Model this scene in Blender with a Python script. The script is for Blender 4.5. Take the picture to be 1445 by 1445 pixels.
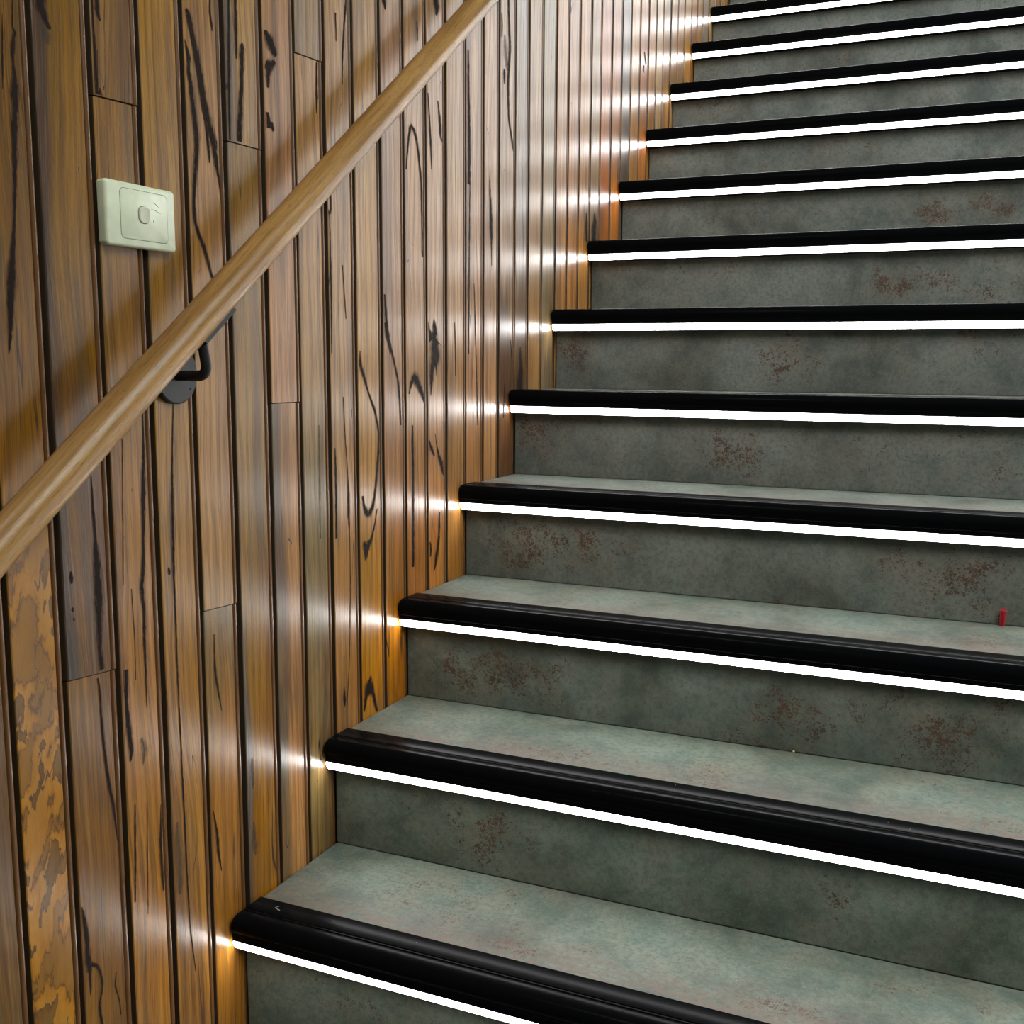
import bpy, bmesh, math, random
from mathutils import Matrix, Vector

# ------------------------------------------------------------------ clear
for o in list(bpy.data.objects):
    bpy.data.objects.remove(o, do_unlink=True)
SC = bpy.context.scene
COL = SC.collection

# ------------------------------------------------------------------ camera
cam_d = bpy.data.cameras.new('camera')
cam_d.sensor_width = 36.0
cam_d.lens = 37.494
cam_d.clip_start = 0.02
cam = bpy.data.objects.new('camera', cam_d)
COL.objects.link(cam)
cam.matrix_world = Matrix(((0.915794, -0.061953, 0.396842, 0.877419),
                           (0.401609, 0.127434, -0.906901, -1.100848),
                           (0.005613, 0.98991, 0.141584, 0.743628),
                           (0, 0, 0, 1)))
SC.camera = cam

# ------------------------------------------------------------------ light and exposure
SC.view_settings.view_transform = 'Standard'
SC.view_settings.look = 'None'
SC.view_settings.gamma = 1.0
SC.view_settings.use_curve_mapping = False
SC.view_settings.exposure = 0.0

world = bpy.data.worlds.new('world')
SC.world = world
world.use_nodes = True
wn = world.node_tree.nodes
wn['Background'].inputs[0].default_value = (0.90, 1.0, 0.93, 1)
wn['Background'].inputs[1].default_value = 0.105

def area(name, loc, target, sx, sy, power, color):
    d = bpy.data.lights.new(name, 'AREA')
    d.shape = 'RECTANGLE'; d.size = sx; d.size_y = sy
    d.energy = power; d.color = color
    o = bpy.data.objects.new(name, d); COL.objects.link(o)
    o.location = loc
    o.rotation_euler = (Vector(target) - Vector(loc)).to_track_quat('-Z', 'Y').to_euler()
    return o
# daylight from a window up to the right of the flight, and from the room behind and above the camera
area('window_daylight', (2.8, 0.6, 3.2), (0.9, 2.3, 1.5), 2.0, 1.4, 58, (0.88, 1.0, 1.0))
area('room_daylight', (2.5, -1.1, 2.7), (0.0, 0.15, 1.0), 1.8, 1.4, 30, (1.0, 1.0, 0.92))
area('ceiling_downlight', (0.06, -0.95, 2.35), (0.10, -0.80, 0.0), 0.08, 0.08, 4.5, (1.0, 0.97, 0.86))
LED_POWER = 24.0

# ------------------------------------------------------------------ dimensions
R = 0.17            # rise
G = 0.227739        # going
K0, K1 = -3, 14     # first and last step
X0, X1 = 0.003, 1.60
RND = random.Random(7)

# ------------------------------------------------------------------ helpers
def s2l(c):
    return tuple(((v/255.0)/12.92 if v/255.0 <= 0.04045 else ((v/255.0+0.055)/1.055)**2.4) for v in c) + (1.0,)

def obj_from(name, verts, faces, mat=None, parent=None, smooth=None, uvs=None):
    me = bpy.data.meshes.new(name)
    me.from_pydata([tuple(v) for v in verts], [], faces)
    me.update()
    if smooth is not None:
        for p in me.polygons: p.use_smooth = True
        me.set_sharp_from_angle(angle=math.radians(smooth))
    if uvs is not None:
        ul = me.uv_layers.new(name='UVMap')
        for l in me.loops: ul.data[l.index].uv = uvs[l.vertex_index]
    if mat: me.materials.append(mat)
    o = bpy.data.objects.new(name, me); COL.objects.link(o)
    if parent: o.parent = parent
    return o

def obj_bm(name, bm, mat=None, parent=None, smooth=35):
    bmesh.ops.recalc_face_normals(bm, faces=bm.faces)
    me = bpy.data.meshes.new(name); bm.to_mesh(me); bm.free()
    if smooth:
        for p in me.polygons: p.use_smooth = True
        me.set_sharp_from_angle(angle=math.radians(smooth))
    if mat: me.materials.append(mat)
    o = bpy.data.objects.new(name, me); COL.objects.link(o)
    if parent: o.parent = parent
    return o

def bm_box(bm, lo, hi, bevel=0, seg=2):
    v = [bm.verts.new((x, y, z)) for x in (lo[0], hi[0]) for y in (lo[1], hi[1]) for z in (lo[2], hi[2])]
    fs = [bm.faces.new([v[i] for i in f]) for f in ((0,1,3,2),(4,6,7,5),(0,4,5,1),(2,3,7,6),(0,2,6,4),(1,5,7,3))]
    if bevel:
        es = list({e for f in fs for e in f.edges})
        bmesh.ops.bevel(bm, geom=es, offset=bevel, segments=seg, affect='EDGES', profile=0.5)

def bm_tube(bm, pts, r, n=16, cap=True):
    pts = [Vector(p) for p in pts]
    rings = []
    up = None
    for i, p in enumerate(pts):
        t = (pts[min(i+1, len(pts)-1)] - pts[max(i-1, 0)]).normalized()
        if up is None:
            up = t.orthogonal().normalized()
        else:
            up = (up - t*up.dot(t)).normalized()
        w = t.cross(up)
        rr = r[i] if isinstance(r, (list, tuple)) else r
        rings.append([bm.verts.new(p + (up*math.cos(a) + w*math.sin(a))*rr) for a in [2*math.pi*j/n for j in range(n)]])
    for a, b in zip(rings, rings[1:]):
        for j in range(n):
            bm.faces.new((a[j], a[(j+1) % n], b[(j+1) % n], b[j]))
    if cap:
        bm.faces.new(list(reversed(rings[0]))); bm.faces.new(rings[-1])

def extrude_x(name, sec, xa, xb, mat, parent, smooth=35, caps=True):
    """closed section of (y, z) points pulled along x"""
    n = len(sec)
    vs = [(xa, y, z) for y, z in sec] + [(xb, y, z) for y, z in sec]
    fs = [(i, (i+1) % n, n+(i+1) % n, n+i) for i in range(n)]
    if caps:
        fs += [tuple(range(n-1, -1, -1)), tuple(range(n, 2*n))]
    bm = bmesh.new()
    bv = [bm.verts.new(v) for v in vs]
    for f in fs: bm.faces.new([bv[i] for i in f])
    return obj_bm(name, bm, mat, parent, smooth)

def empty(name, loc=(0, 0, 0)):
    o = bpy.data.objects.new(name, None); COL.objects.link(o); o.location = loc
    o.empty_display_size = 0.1
    return o

def tag(o, label=None, cat=None, group=None, kind=None):
    if label: o['label'] = label
    if cat: o['category'] = cat
    if group: o['group'] = group
    if kind: o['kind'] = kind

# ------------------------------------------------------------------ node helpers
class NT:
    def __init__(self, tree): self.t = tree
    def put(self, sock, v):
        if isinstance(v, bpy.types.NodeSocket): self.t.links.new(v, sock)
        elif v is not None: sock.default_value = v
    def n(self, typ, **kw):
        nd = self.t.nodes.new(typ)
        for k, v in kw.items(): setattr(nd, k, v)
        return nd
    def m(self, op, a, b=None, c=None, clamp=False):
        nd = self.n('ShaderNodeMath', operation=op, use_clamp=clamp)
        for i, v in enumerate((a, b, c)):
            if v is not None: self.put(nd.inputs[i], v)
        return nd.outputs[0]
    def noise(self, vec, scale=1.0, detail=2.0, rough=0.5, dist=0.0):
        nd = self.n('ShaderNodeTexNoise'); nd.noise_dimensions = '3D'
        self.put(nd.inputs['Vector'], vec)
        nd.inputs['Scale'].default_value = scale; nd.inputs['Detail'].default_value = detail
        nd.inputs['Roughness'].default_value = rough; nd.inputs['Distortion'].default_value = dist
        return nd.outputs['Fac']
    def comb(self, x, y, z):
        nd = self.n('ShaderNodeCombineXYZ')
        for s, v in zip(nd.inputs, (x, y, z)): self.put(s, v)
        return nd.outputs[0]
    def ss(self, v, lo, hi, a=0.0, b=1.0):
        nd = self.n('ShaderNodeMapRange', interpolation_type='SMOOTHSTEP')
        for s, x in zip(nd.inputs, (v, lo, hi, a, b)): self.put(s, x)
        return nd.outputs[0]
    def mix(self, f, a, b, mode='MIX'):
        nd = self.n('ShaderNodeMix', data_type='RGBA', blend_type=mode)
        self.put(nd.inputs[0], f); self.put(nd.inputs[6], a); self.put(nd.inputs[7], b)
        return nd.outputs[2]
    def bump(self, h, strength, dist, normal=None):
        nd = self.n('ShaderNodeBump'); nd.inputs['Strength'].default_value = strength
        nd.inputs['Distance'].default_value = dist
        self.put(nd.inputs['Height'], h)
        if normal: self.put(nd.inputs['Normal'], normal)
        return nd.outputs[0]

def new_group(name, ins):
    g = bpy.data.node_groups.new(name, 'ShaderNodeTree')
    for nm, typ, dv in ins:
        s = g.interface.new_socket(nm, in_out='INPUT', socket_type=typ)
        if dv is not None: s.default_value = dv
    g.interface.new_socket('Shader', in_out='OUTPUT', socket_type='NodeSocketShader')
    return g, NT(g), g.nodes.new('NodeGroupInput'), g.nodes.new('NodeGroupOutput')

def mat_from_group(name, g, vals):
    m = bpy.data.materials.new(name); m.use_nodes = True
    t = m.node_tree; t.nodes.clear()
    gn = t.nodes.new('ShaderNodeGroup'); gn.node_tree = g
    for k, v in vals.items(): gn.inputs[k].default_value = v
    out = t.nodes.new('ShaderNodeOutputMaterial')
    t.links.new(gn.outputs[0], out.inputs[0])
    return m, gn

def simple_mat(name, col, rough=0.4, metal=0.0, spec=0.5, bump=None):
    m = bpy.data.materials.new(name); m.use_nodes = True
    N = NT(m.node_tree); b = m.node_tree.nodes['Principled BSDF']
    tc = N.n('ShaderNodeTexCoord').outputs['Object']
    v = N.noise(tc, 60, 3)
    b.inputs['Base Color'].default_value = col
    N.put(b.inputs['Base Color'], N.mix(v, tuple(c*0.85 for c in col[:3])+(1,), tuple(min(1, c*1.15) for c in col[:3])+(1,)))
    b.inputs['Roughness'].default_value = rough
    b.inputs['Metallic'].default_value = metal
    b.inputs['Specular IOR Level'].default_value = spec
    if bump:
        N.put(b.inputs['Normal'], N.bump(N.noise(tc, bump[0], 2), bump[1], bump[2]))
    return m

# ------------------------------------------------------------------ timber board material
def wood_group():
    F, C = 'NodeSocketFloat', 'NodeSocketColor'
    g, N, gi, go = new_group('reclaimed_timber', [
        ('Top', C, (0.4, 0.2, 0.1, 1)), ('Bottom', C, (0.4, 0.2, 0.1, 1)), ('Side', C, (0.4, 0.2, 0.1, 1)),
        ('Zmid', F, 0.5), ('Zspan', F, 0.3), ('Seed', F, 0.0), ('Streak', F, 0.5), ('Vein', F, 0.5),
        ('Spalt', F, 0.0), ('SpaltTop', F, 0.5), ('SideAt', F, 0.0), ('SideAmt', F, 0.0)])
    I = gi.outputs
    sep = N.n('ShaderNodeSeparateXYZ'); N.put(sep.inputs[0], N.n('ShaderNodeTexCoord').outputs['Object'])
    y, z = sep.outputs[1], sep.outputs[2]
    sd = I['Seed']
    def nz(fy, fz, off, detail=2.0, rough=0.5, yy=None):
        return N.noise(N.comb(N.m('MULTIPLY', yy or y, fy), N.m('MULTIPLY', z, fz), N.m('ADD', sd, off)), 1.0, detail, rough)
    warp = N.m('SUBTRACT', nz(9, 1.9, 0.3, 3, 0.45), 0.5)
    yw = N.m('ADD', y, N.m('MULTIPLY', warp, 0.055))
    broad = nz(22, 1.7, 5.1, 2, 0.55, yw)
    mid = nz(110, 2.6, 9.2, 3, 0.6, yw)
    fine = nz(520, 9, 14.7, 3, 0.65, yw)
    pore = nz(1100, 26, 18.3, 1, 0.5, yw)
    f = N.ss(N.m('ADD', z, N.m('MULTIPLY', N.m('SUBTRACT', broad, 0.5), 0.5)),
             N.m('SUBTRACT', I['Zmid'], I['Zspan']), N.m('ADD', I['Zmid'], I['Zspan']))
    base = N.mix(f, I['Bottom'], I['Top'])
    sidef = N.m('MULTIPLY', N.ss(N.m('ADD', yw, N.m('MULTIPLY', N.m('SUBTRACT', broad, 0.5), 0.03)), N.m('SUBTRACT', I['SideAt'], 0.007), N.m('ADD', I['SideAt'], 0.007), 1.0, 0.0), I['SideAmt'])
    base = N.mix(sidef, base, I['Side'])
    # warm and cool drifts in the timber
    broad2 = nz(34, 2.6, 71.0, 3, 0.6, yw)
    broad3 = nz(18, 4.2, 83.0, 3, 0.6, yw)
    base = N.mix(N.ss(broad, 0.51, 0.66, 0, 0.85), base, N.mix(0.5, base, (0.33, 0.15, 0.020, 1)))
    base = N.mix(N.ss(broad, 0.48, 0.33, 0, 0.85), base, N.mix(0.6, base, (0.10, 0.05, 0.032, 1)))
    base = N.mix(N.ss(broad2, 0.54, 0.68, 0, 0.8), base, N.mix(0.55, base, (0.085, 0.072, 0.045, 1)))
    base = N.mix(N.ss(broad3, 0.55, 0.72, 0, 0.6), base, N.mix(0.5, base, (0.52, 0.33, 0.17, 1)))
    # growth rings
    ring = N.m('SINE', N.m('MULTIPLY', N.m('ADD', N.m('MULTIPLY', yw, 420), N.m('MULTIPLY', nz(10, 1.1, 22.0, 2), 26)), 1.0))
    base = N.mix(N.ss(ring, 0.2, 1.0, 0, 0.36), base, (0.10, 0.045, 0.02, 1))
    base = N.mix(N.ss(mid, 0.42, 0.72, 0.0, 0.34), base, (0.085, 0.040, 0.018, 1))
    grain = nz(290, 4.2, 27.0, 3, 0.62, yw)
    base = N.mix(N.ss(grain, 0.50, 0.66, 0.0, 0.40), base, (0.07, 0.033, 0.016, 1))
    base = N.mix(N.ss(grain, 0.46, 0.30, 0.0, 0.16), base, (0.60, 0.36, 0.17, 1))
    base = N.mix(N.ss(fine, 0.52, 0.70, 0.0, 0.55), base, (0.055, 0.03, 0.018, 1))
    base = N.mix(N.ss(fine, 0.5, 0.25, 0.0, 0.18), base, (0.62, 0.40, 0.22, 1))
    base = N.mix(N.ss(pore, 0.60, 0.74, 0.0, 0.45), base, (0.04, 0.022, 0.014, 1))
    # dark weathered streaks
    st = nz(55, 0.8, 31.0, 4, 0.6, yw)
    stf = N.m('MULTIPLY', N.ss(st, 0.58, 0.70), I['Streak'])
    base = N.mix(stf, base, (0.045, 0.034, 0.027, 1))
    # thin gum veins along the grain
    vn = nz(26, 0.9, 40.0, 1, 0.4, yw)
    vw = N.m('MULTIPLY', N.ss(nz(14, 3.0, 44.0, 2), 0.42, 0.75, 0.0008, 0.011), I['Vein'])
    vf = N.ss(N.m('ABSOLUTE', N.m('SUBTRACT', vn, 0.5)), N.m('MULTIPLY', vw, 0.5), N.m('ADD', vw, 0.0006), 1.0, 0.0)
    vf = N.m('MULTIPLY', vf, N.ss(I['Vein'], 0.0, 0.15))
    base = N.mix(vf, base, (0.016, 0.008, 0.010, 1))
    vn2 = nz(46, 0.55, 90.0, 1, 0.4, yw)
    vw2 = N.m('MULTIPLY', N.ss(nz(20, 2.2, 94.0, 2), 0.40, 0.62, 0.0, 0.012), N.m('MINIMUM', 1.0, N.m('MULTIPLY', I['Vein'], 2.2)))
    vf2 = N.ss(N.m('ABSOLUTE', N.m('SUBTRACT', vn2, 0.47)), N.m('MULTIPLY', vw2, 0.4), N.m('ADD', vw2, 0.0004), 0.85, 0.0)
    base = N.mix(N.m('MULTIPLY', vf2, N.ss(vw2, 0.0, 0.002)), base, (0.035, 0.016, 0.016, 1))
    # pin holes
    vo = N.n('ShaderNodeTexVoronoi'); vo.inputs['Scale'].default_value = 1.0
    N.put(vo.inputs['Vector'], N.comb(N.m('MULTIPLY', y, 70), N.m('MULTIPLY', z, 28), sd))
    sc = N.n('ShaderNodeSeparateColor'); N.put(sc.inputs[0], vo.outputs['Color'])
    ph = N.m('MULTIPLY', N.ss(vo.outputs['Distance'], 0.03, 0.075, 1, 0), N.m('GREATER_THAN', sc.outputs[0], 0.86))
    base = N.mix(N.m('MULTIPLY', ph, 0.9), base, (0.02, 0.012, 0.01, 1))
    # spalted figure: pale islands with brown rims
    sy = N.m('ADD', y, N.m('MULTIPLY', N.m('SUBTRACT', nz(60, 30, 61, 3), 0.5), 0.018))
    sz = N.m('ADD', N.m('SUBTRACT', z, N.m('MULTIPLY', sy, 1.0)), N.m('MULTIPLY', N.m('SUBTRACT', nz(70, 10, 65, 4, 0.65), 0.5), 0.07))
    sp = N.noise(N.comb(N.m('MULTIPLY', sy, 20), N.m('MULTIPLY', sz, 17), N.m('ADD', sd, 52)), 1, 3, 0.5)
    cr = N.n('ShaderNodeValToRGB'); N.put(cr.inputs[0], sp)
    els = cr.color_ramp.elements
    els[0].position = 0.30; els[0].color = s2l((88, 78, 62))
    els[1].position = 0.70; els[1].color = s2l((150, 110, 62))
    for pos, c in ((0.36, (122, 90, 46)), (0.425, (100, 70, 38)), (0.443, (60, 40, 28)), (0.455, (186, 138, 80)), (0.54, (172, 120, 60)), (0.57, (70, 48, 30)), (0.582, (136, 98, 52))):
        e = els.new(pos); e.color = s2l(c)
    spf = N.m('MULTIPLY', N.m('MULTIPLY', I['Spalt'], 0.86), N.ss(N.m('ADD', z, N.m('MULTIPLY', warp, 0.2)), N.m('SUBTRACT', I['SpaltTop'], 0.04), N.m('ADD', I['SpaltTop'], 0.04), 1, 0))
    spc = N.mix(N.ss(mid, 0.3, 0.7, 0, 0.25), cr.outputs[0], (0.12, 0.07, 0.03, 1))
    base = N.mix(spf, base, spc)
    dark = N.m('MAXIMUM', vf, ph)
    h = N.m('ADD', N.m('MULTIPLY', fine, 0.35), N.m('SUBTRACT', N.m('MULTIPLY', mid, 0.5), N.m('MULTIPLY', dark, 1.2)))
    nrm = N.bump(h, 0.35, 0.0006)
    peel = N.noise(N.comb(N.m('MULTIPLY', y, 260), N.m('MULTIPLY', z, 150), sd), 1, 2)
    nrm = N.bump(peel, 0.22, 0.0006, nrm)
    hs = N.n('ShaderNodeHueSaturation'); hs.inputs['Saturation'].default_value = 1.15; hs.inputs['Value'].default_value = 1.0
    N.put(hs.inputs['Color'], base)
    b = N.n('ShaderNodeBsdfPrincipled')
    N.put(b.inputs['Base Color'], hs.outputs[0])
    N.put(b.inputs['Roughness'], N.m('ADD', N.m('MULTIPLY', fine, 0.12), 0.24))
    b.inputs['Specular IOR Level'].default_value = 0.5
    N.put(b.inputs['Normal'], nrm)
    N.t.links.new(b.outputs[0], go.inputs[0])
    return g
WOOD = wood_group()

def board_mat(i, top, bot=None, zmid=0.5, zspan=0.25, streak=0.5, vein=0.6, spalt=0.0, spalt_top=0.5, side=None, side_at=0.0):
    m, _ = mat_from_group('timber_%02d' % i, WOOD, {
        'Top': s2l(top), 'Bottom': s2l(bot or top), 'Side': s2l(side or top), 'SideAmt': 1.0 if side else 0.0, 'SideAt': side_at,
        'Zmid': zmid, 'Zspan': zspan, 'Seed': i*7.31+1.7, 'Streak': streak, 'Vein': vein, 'Spalt': spalt, 'SpaltTop': spalt_top})
    return m

# ------------------------------------------------------------------ gum veins and stains (ragged dark fills in the timber)
def vein_mat(name, col, soft):
    m = bpy.data.materials.new(name); m.use_nodes = True
    N = NT(m.node_tree); b = m.node_tree.nodes['Principled BSDF']; out = m.node_tree.nodes['Material Output']
    uv = N.n('ShaderNodeUVMap'); sep = N.n('ShaderNodeSeparateXYZ'); N.put(sep.inputs[0], uv.outputs[0])
    ob = N.n('ShaderNodeTexCoord').outputs['Object']
    sp = N.n('ShaderNodeSeparateXYZ'); N.put(sp.inputs[0], ob)
    nz = N.noise(N.comb(N.m('MULTIPLY', sp.outputs[1], 500), N.m('MULTIPLY', sp.outputs[2], 70), 0.0), 1, 4, 0.72)
    d = N.m('ADD', N.m('ABSOLUTE', N.m('SUBTRACT', N.m('MULTIPLY', sep.outputs[0], 2), 1)), N.m('MULTIPLY', N.m('SUBTRACT', nz, 0.5), 1.5))
    if soft > 0.2:
        a = N.m('MULTIPLY', N.ss(d, -0.15, 0.85, 1.0, 0.0), 0.62)
        colr = N.mix(nz, col, tuple(c*2.2 for c in col[:3])+(1,))
    else:
        core = N.ss(d, 0.38, 0.52, 1.0, 0.0)
        halo = N.ss(d, 0.35, 1.00, 0.6, 0.0)
        a = N.m('MAXIMUM', core, halo)
        colr = N.mix(core, (0.075, 0.034, 0.022, 1), N.mix(nz, col, tuple(c*2.2 for c in col[:3])+(1,)))
    tr = N.n('ShaderNodeBsdfTransparent'); mx = N.n('ShaderNodeMixShader')
    N.put(b.inputs['Base Color'], colr)
    b.inputs['Roughness'].default_value = 0.7
    b.inputs['Specular IOR Level'].default_value = 0.12
    N.put(mx.inputs[0], a)
    m.node_tree.links.new(tr.outputs[0], mx.inputs[1]); m.node_tree.links.new(b.outputs[0], mx.inputs[2])
    m.node_tree.links.new(mx.outputs[0], out.inputs[0])
    return m
M_VEIN = vein_mat('gum_vein_black', (0.009, 0.0055, 0.0045, 1), 0.06)
M_STAIN = vein_mat('weather_stain', (0.055, 0.045, 0.036, 1), 0.45)

# ------------------------------------------------------------------ stone-look tile material
def tile_group():
    F = 'NodeSocketFloat'
    g, N, gi, go = new_group('rusted_stone_tile', [('Seed', F, 0.0), ('Rust', F, 0.0), ('Band', F, 0.0), ('Grey', F, 0.0)])
    I = gi.outputs
    tc = N.n('ShaderNodeTexCoord').outputs['Object']
    sep = N.n('ShaderNodeSeparateXYZ'); N.put(sep.inputs[0], tc)
    off = N.n('ShaderNodeVectorMath', operation='ADD'); N.put(off.inputs[0], tc)
    N.put(off.inputs[1], N.comb(N.m('MULTIPLY', I['Seed'], 3.13), N.m('MULTIPLY', I['Seed'], 1.71), N.m('MULTIPLY', I['Seed'], 2.37)))
    v = off.outputs[0]
    cloud = N.noise(v, 5.5, 5, 0.6, 0.6)
    cloud2 = N.noise(v, 17, 5, 0.65, 0.4)
    fine = N.noise(v, 130, 4, 0.7)
    base = N.mix(N.ss(cloud, 0.3, 0.7), s2l((74, 91, 79)), s2l((130, 147, 136)))
    base = N.mix(N.ss(cloud2, 0.35, 0.75, 0, 0.55), base, s2l((150, 155, 139)))
    base = N.mix(N.ss(cloud2, 0.5, 0.28, 0, 0.45), base, s2l((78, 92, 90)))
    base = N.mix(N.ss(fine, 0.40, 0.68, 0.0, 0.5), base, s2l((80, 82, 74)))
    base = N.mix(N.ss(N.noise(v, 420, 3, 0.7), 0.5, 0.75, 0.0, 0.35), base, s2l((168, 170, 160)))
    hv = N.n('ShaderNodeHueSaturation'); hv.inputs['Value'].default_value = 0.80
    N.put(hv.inputs['Saturation'], N.m('SUBTRACT', 1.05, N.m('MULTIPLY', I['Grey'], 0.5))); N.put(hv.inputs['Color'], base); base = hv.outputs[0]
    # brown film around the rust
    rmask = N.m('ADD', 0.16, N.m('MAXIMUM', I['Rust'], N.m('MULTIPLY', N.ss(N.noise(v, 5.0, 4, 0.62), 0.46, 0.68), 0.66)))
    film = N.m('MULTIPLY', N.m('MULTIPLY', rmask, N.ss(cloud2, 0.3, 0.7)), 0.35)
    base = N.mix(film, base, s2l((112, 92, 76)))
    # speckles: fine broken flakes, dense where the mask is strong
    flake = N.noise(v, 200, 4, 0.66, 1.2)
    clump = N.noise(v, 32, 4, 0.65)
    thr = N.m('SUBTRACT', 0.80, N.m('ADD', N.m('MULTIPLY', rmask, 0.252), N.m('MULTIPLY', N.m('SUBTRACT', clump, 0.5), 0.55)))
    sf = N.ss(flake, thr, N.m('ADD', thr, 0.025))
    sf = N.m('MULTIPLY', sf, N.ss(rmask, 0.02, 0.15))
    base = N.mix(N.m('MULTIPLY', sf, 0.92), base, N.mix(N.noise(v, 40, 2), s2l((48, 36, 27)), s2l((100, 72, 54))))
    # pinkish worn streaks along the front of a tread
    sv = N.comb(N.m('MULTIPLY', sep.outputs[0], 24), N.m('MULTIPLY', sep.outputs[1], 130), I['Seed'])
    stk = N.noise(sv, 1, 4, 0.65)
    bandf = N.m('MULTIPLY', N.m('MULTIPLY', I['Band'], N.ss(stk, 0.38, 0.58)), N.ss(cloud, 0.30, 0.46))
    base = N.mix(N.m('MULTIPLY', bandf, 0.85), base, s2l((122, 99, 86)))
    b = N.n('ShaderNodeBsdfPrincipled')
    N.put(b.inputs['Base Color'], base)
    N.put(b.inputs['Roughness'], N.m('ADD', 0.38, N.m('MULTIPLY', fine, 0.25)))
    b.inputs['Specular IOR Level'].default_value = 0.4
    h = N.m('SUBTRACT', N.m('MULTIPLY', fine, 0.4), N.m('MULTIPLY', sf, 0.6))
    N.put(b.inputs['Normal'], N.bump(h, 0.25, 0.0008))
    N.t.links.new(b.outputs[0], go.inputs[0])
    return g
TILE = tile_group()

RUST = [
 (0.175,0,-0.086,0.125,0.1,0.03,0.5),
 (0.263,0.228,0.059,0.067,0.1,0.049,0.9),
 (0.17,0.228,0.091,0.047,0.1,0.022,0.6),
 (0.739,0.228,0.075,0.034,0.1,0.019,0.8),
 (0.917,0.228,-0.005,0.031,0.1,0.027,1),
 (0.918,0.228,0.11,0.03,0.1,0.018,0.5),
 (0.169,0.455,0.229,0.113,0.1,0.061,1),
 (0.642,0.455,0.224,0.06,0.1,0.043,0.9),
 (0.856,0.455,0.224,0.054,0.1,0.041,0.9),
 (0.77,0.455,0.253,0.056,0.1,0.042,0.6),
 (0.15,0.683,0.406,0.163,0.1,0.053,0.8),
 (0.858,0.683,0.415,0.08,0.1,0.057,0.9),
 (0.04,0.911,0.597,0.062,0.1,0.043,0.9),
 (0.447,0.911,0.57,0.066,0.1,0.047,0.9),
 (0.726,0.911,0.581,0.094,0.1,0.032,0.5),
 (0.922,0.911,0.577,0.033,0.1,0.049,0.7),
 (0.045,1.139,0.756,0.041,0.1,0.047,0.9),
 (0.508,1.139,0.743,0.056,0.1,0.043,0.8),
 (0.778,1.139,0.744,0.051,0.1,0.041,0.4),
 (0.22,1.366,0.944,0.05,0.1,0.048,0.6),
 (0.716,1.366,0.909,0.098,0.1,0.037,0.9),
 (0.335,1.366,0.941,0.048,0.1,0.047,0.5),
 (0.87,1.366,0.891,0.067,0.1,0.029,0.7),
 (0.316,1.594,1.078,0.103,0.1,0.042,0.6),
 (0.754,1.594,1.082,0.06,0.1,0.032,1),
 (0.857,1.594,1.093,0.058,0.1,0.031,0.9),
 (0.532,1.822,1.279,0.086,0.1,0.044,0.6),
 (0.128,2.05,1.454,0.081,0.1,0.029,0.7),
 (0.425,2.277,1.635,0.08,0.1,0.03,0.7),
 (0.804,2.277,1.652,0.036,0.1,0.019,0.7),
 (0.021,0.228,0.024,0.015,0.1,0.035,0.8),
 (0.917,0.455,0.263,0.026,0.1,0.06,0.7),
 (0.194,0.161,0,0.055,0.069,0.07,0.6),
 (0.368,0.066,0,0.065,0.018,0.07,0.9),
 (0.706,0.077,0,0.052,0.027,0.07,0.9),
 (0.462,0.099,0,0.024,0.015,0.07,0.6),
 (0.585,0.119,0,0.02,0.015,0.07,0.5),
 (0.823,0.176,-0,0.031,0.018,0.07,0.6),
 (0.309,0.301,0.17,0.113,0.039,0.07,0.9),
 (0.102,0.381,0.17,0.062,0.042,0.07,0.4),
 (0.561,0.312,0.17,0.054,0.049,0.07,1),
 (0.864,0.308,0.17,0.049,0.027,0.07,0.5),
 (0.946,0.3,0.17,0.048,0.026,0.07,0.8),
 (0.368,0.593,0.34,0.13,0.05,0.07,0.5),
 (0.894,0.561,0.34,0.056,0.042,0.07,0.9),
 (0.154,0.643,0.34,0.069,0.044,0.07,0.4)]
def tile_mat(name, seed, y0, y1, z0, z1, tread):
    m, gn = mat_from_group(name, TILE, {'Seed': seed, 'Rust': 0.0, 'Band': 0.0, 'Grey': max(0.0, min(1.0, (z1/R - 1.0)/3.0))})
    N = NT(m.node_tree)
    tc = N.n('ShaderNodeTexCoord').outputs['Object']
    sep = N.n('ShaderNodeSeparateXYZ'); N.put(sep.inputs[0], tc)
    acc = None
    for cx, cy, cz, rx, ry, rz, s in RUST:
        if not (y0-0.004 <= cy <= y1+0.004 and z0-0.004 <= cz <= z1+0.004): continue
        if tread == (abs(cz-z1) > 0.003): continue
        mp = N.n('ShaderNodeVectorMath', operation='SUBTRACT'); N.put(mp.inputs[0], tc); mp.inputs[1].default_value = (cx, cy, cz)
        ms = N.n('ShaderNodeVectorMath', operation='DIVIDE'); N.put(ms.inputs[0], mp.outputs[0]); ms.inputs[1].default_value = (rx, ry, rz)
        ln = N.n('ShaderNodeVectorMath', operation='LENGTH'); N.put(ln.inputs[0], ms.outputs[0])
        wob = N.m('MULTIPLY', N.m('SUBTRACT', N.noise(tc, 20, 4, 0.65), 0.5), 2.4)
        f = N.ss(N.m('ADD', ln.outputs['Value'], wob), 0.1, 2.1, min(1.0, s*1.15), 0.0)
        acc = f if acc is None else N.m('MAXIMUM', acc, f)
    if acc is not None: N.put(gn.inputs['Rust'], acc)
    if tread:
        N.put(gn.inputs['Band'], N.ss(sep.outputs[1], y0 + 0.02, y0 + 0.13, 1.0, 0.0))
    return m

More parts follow.
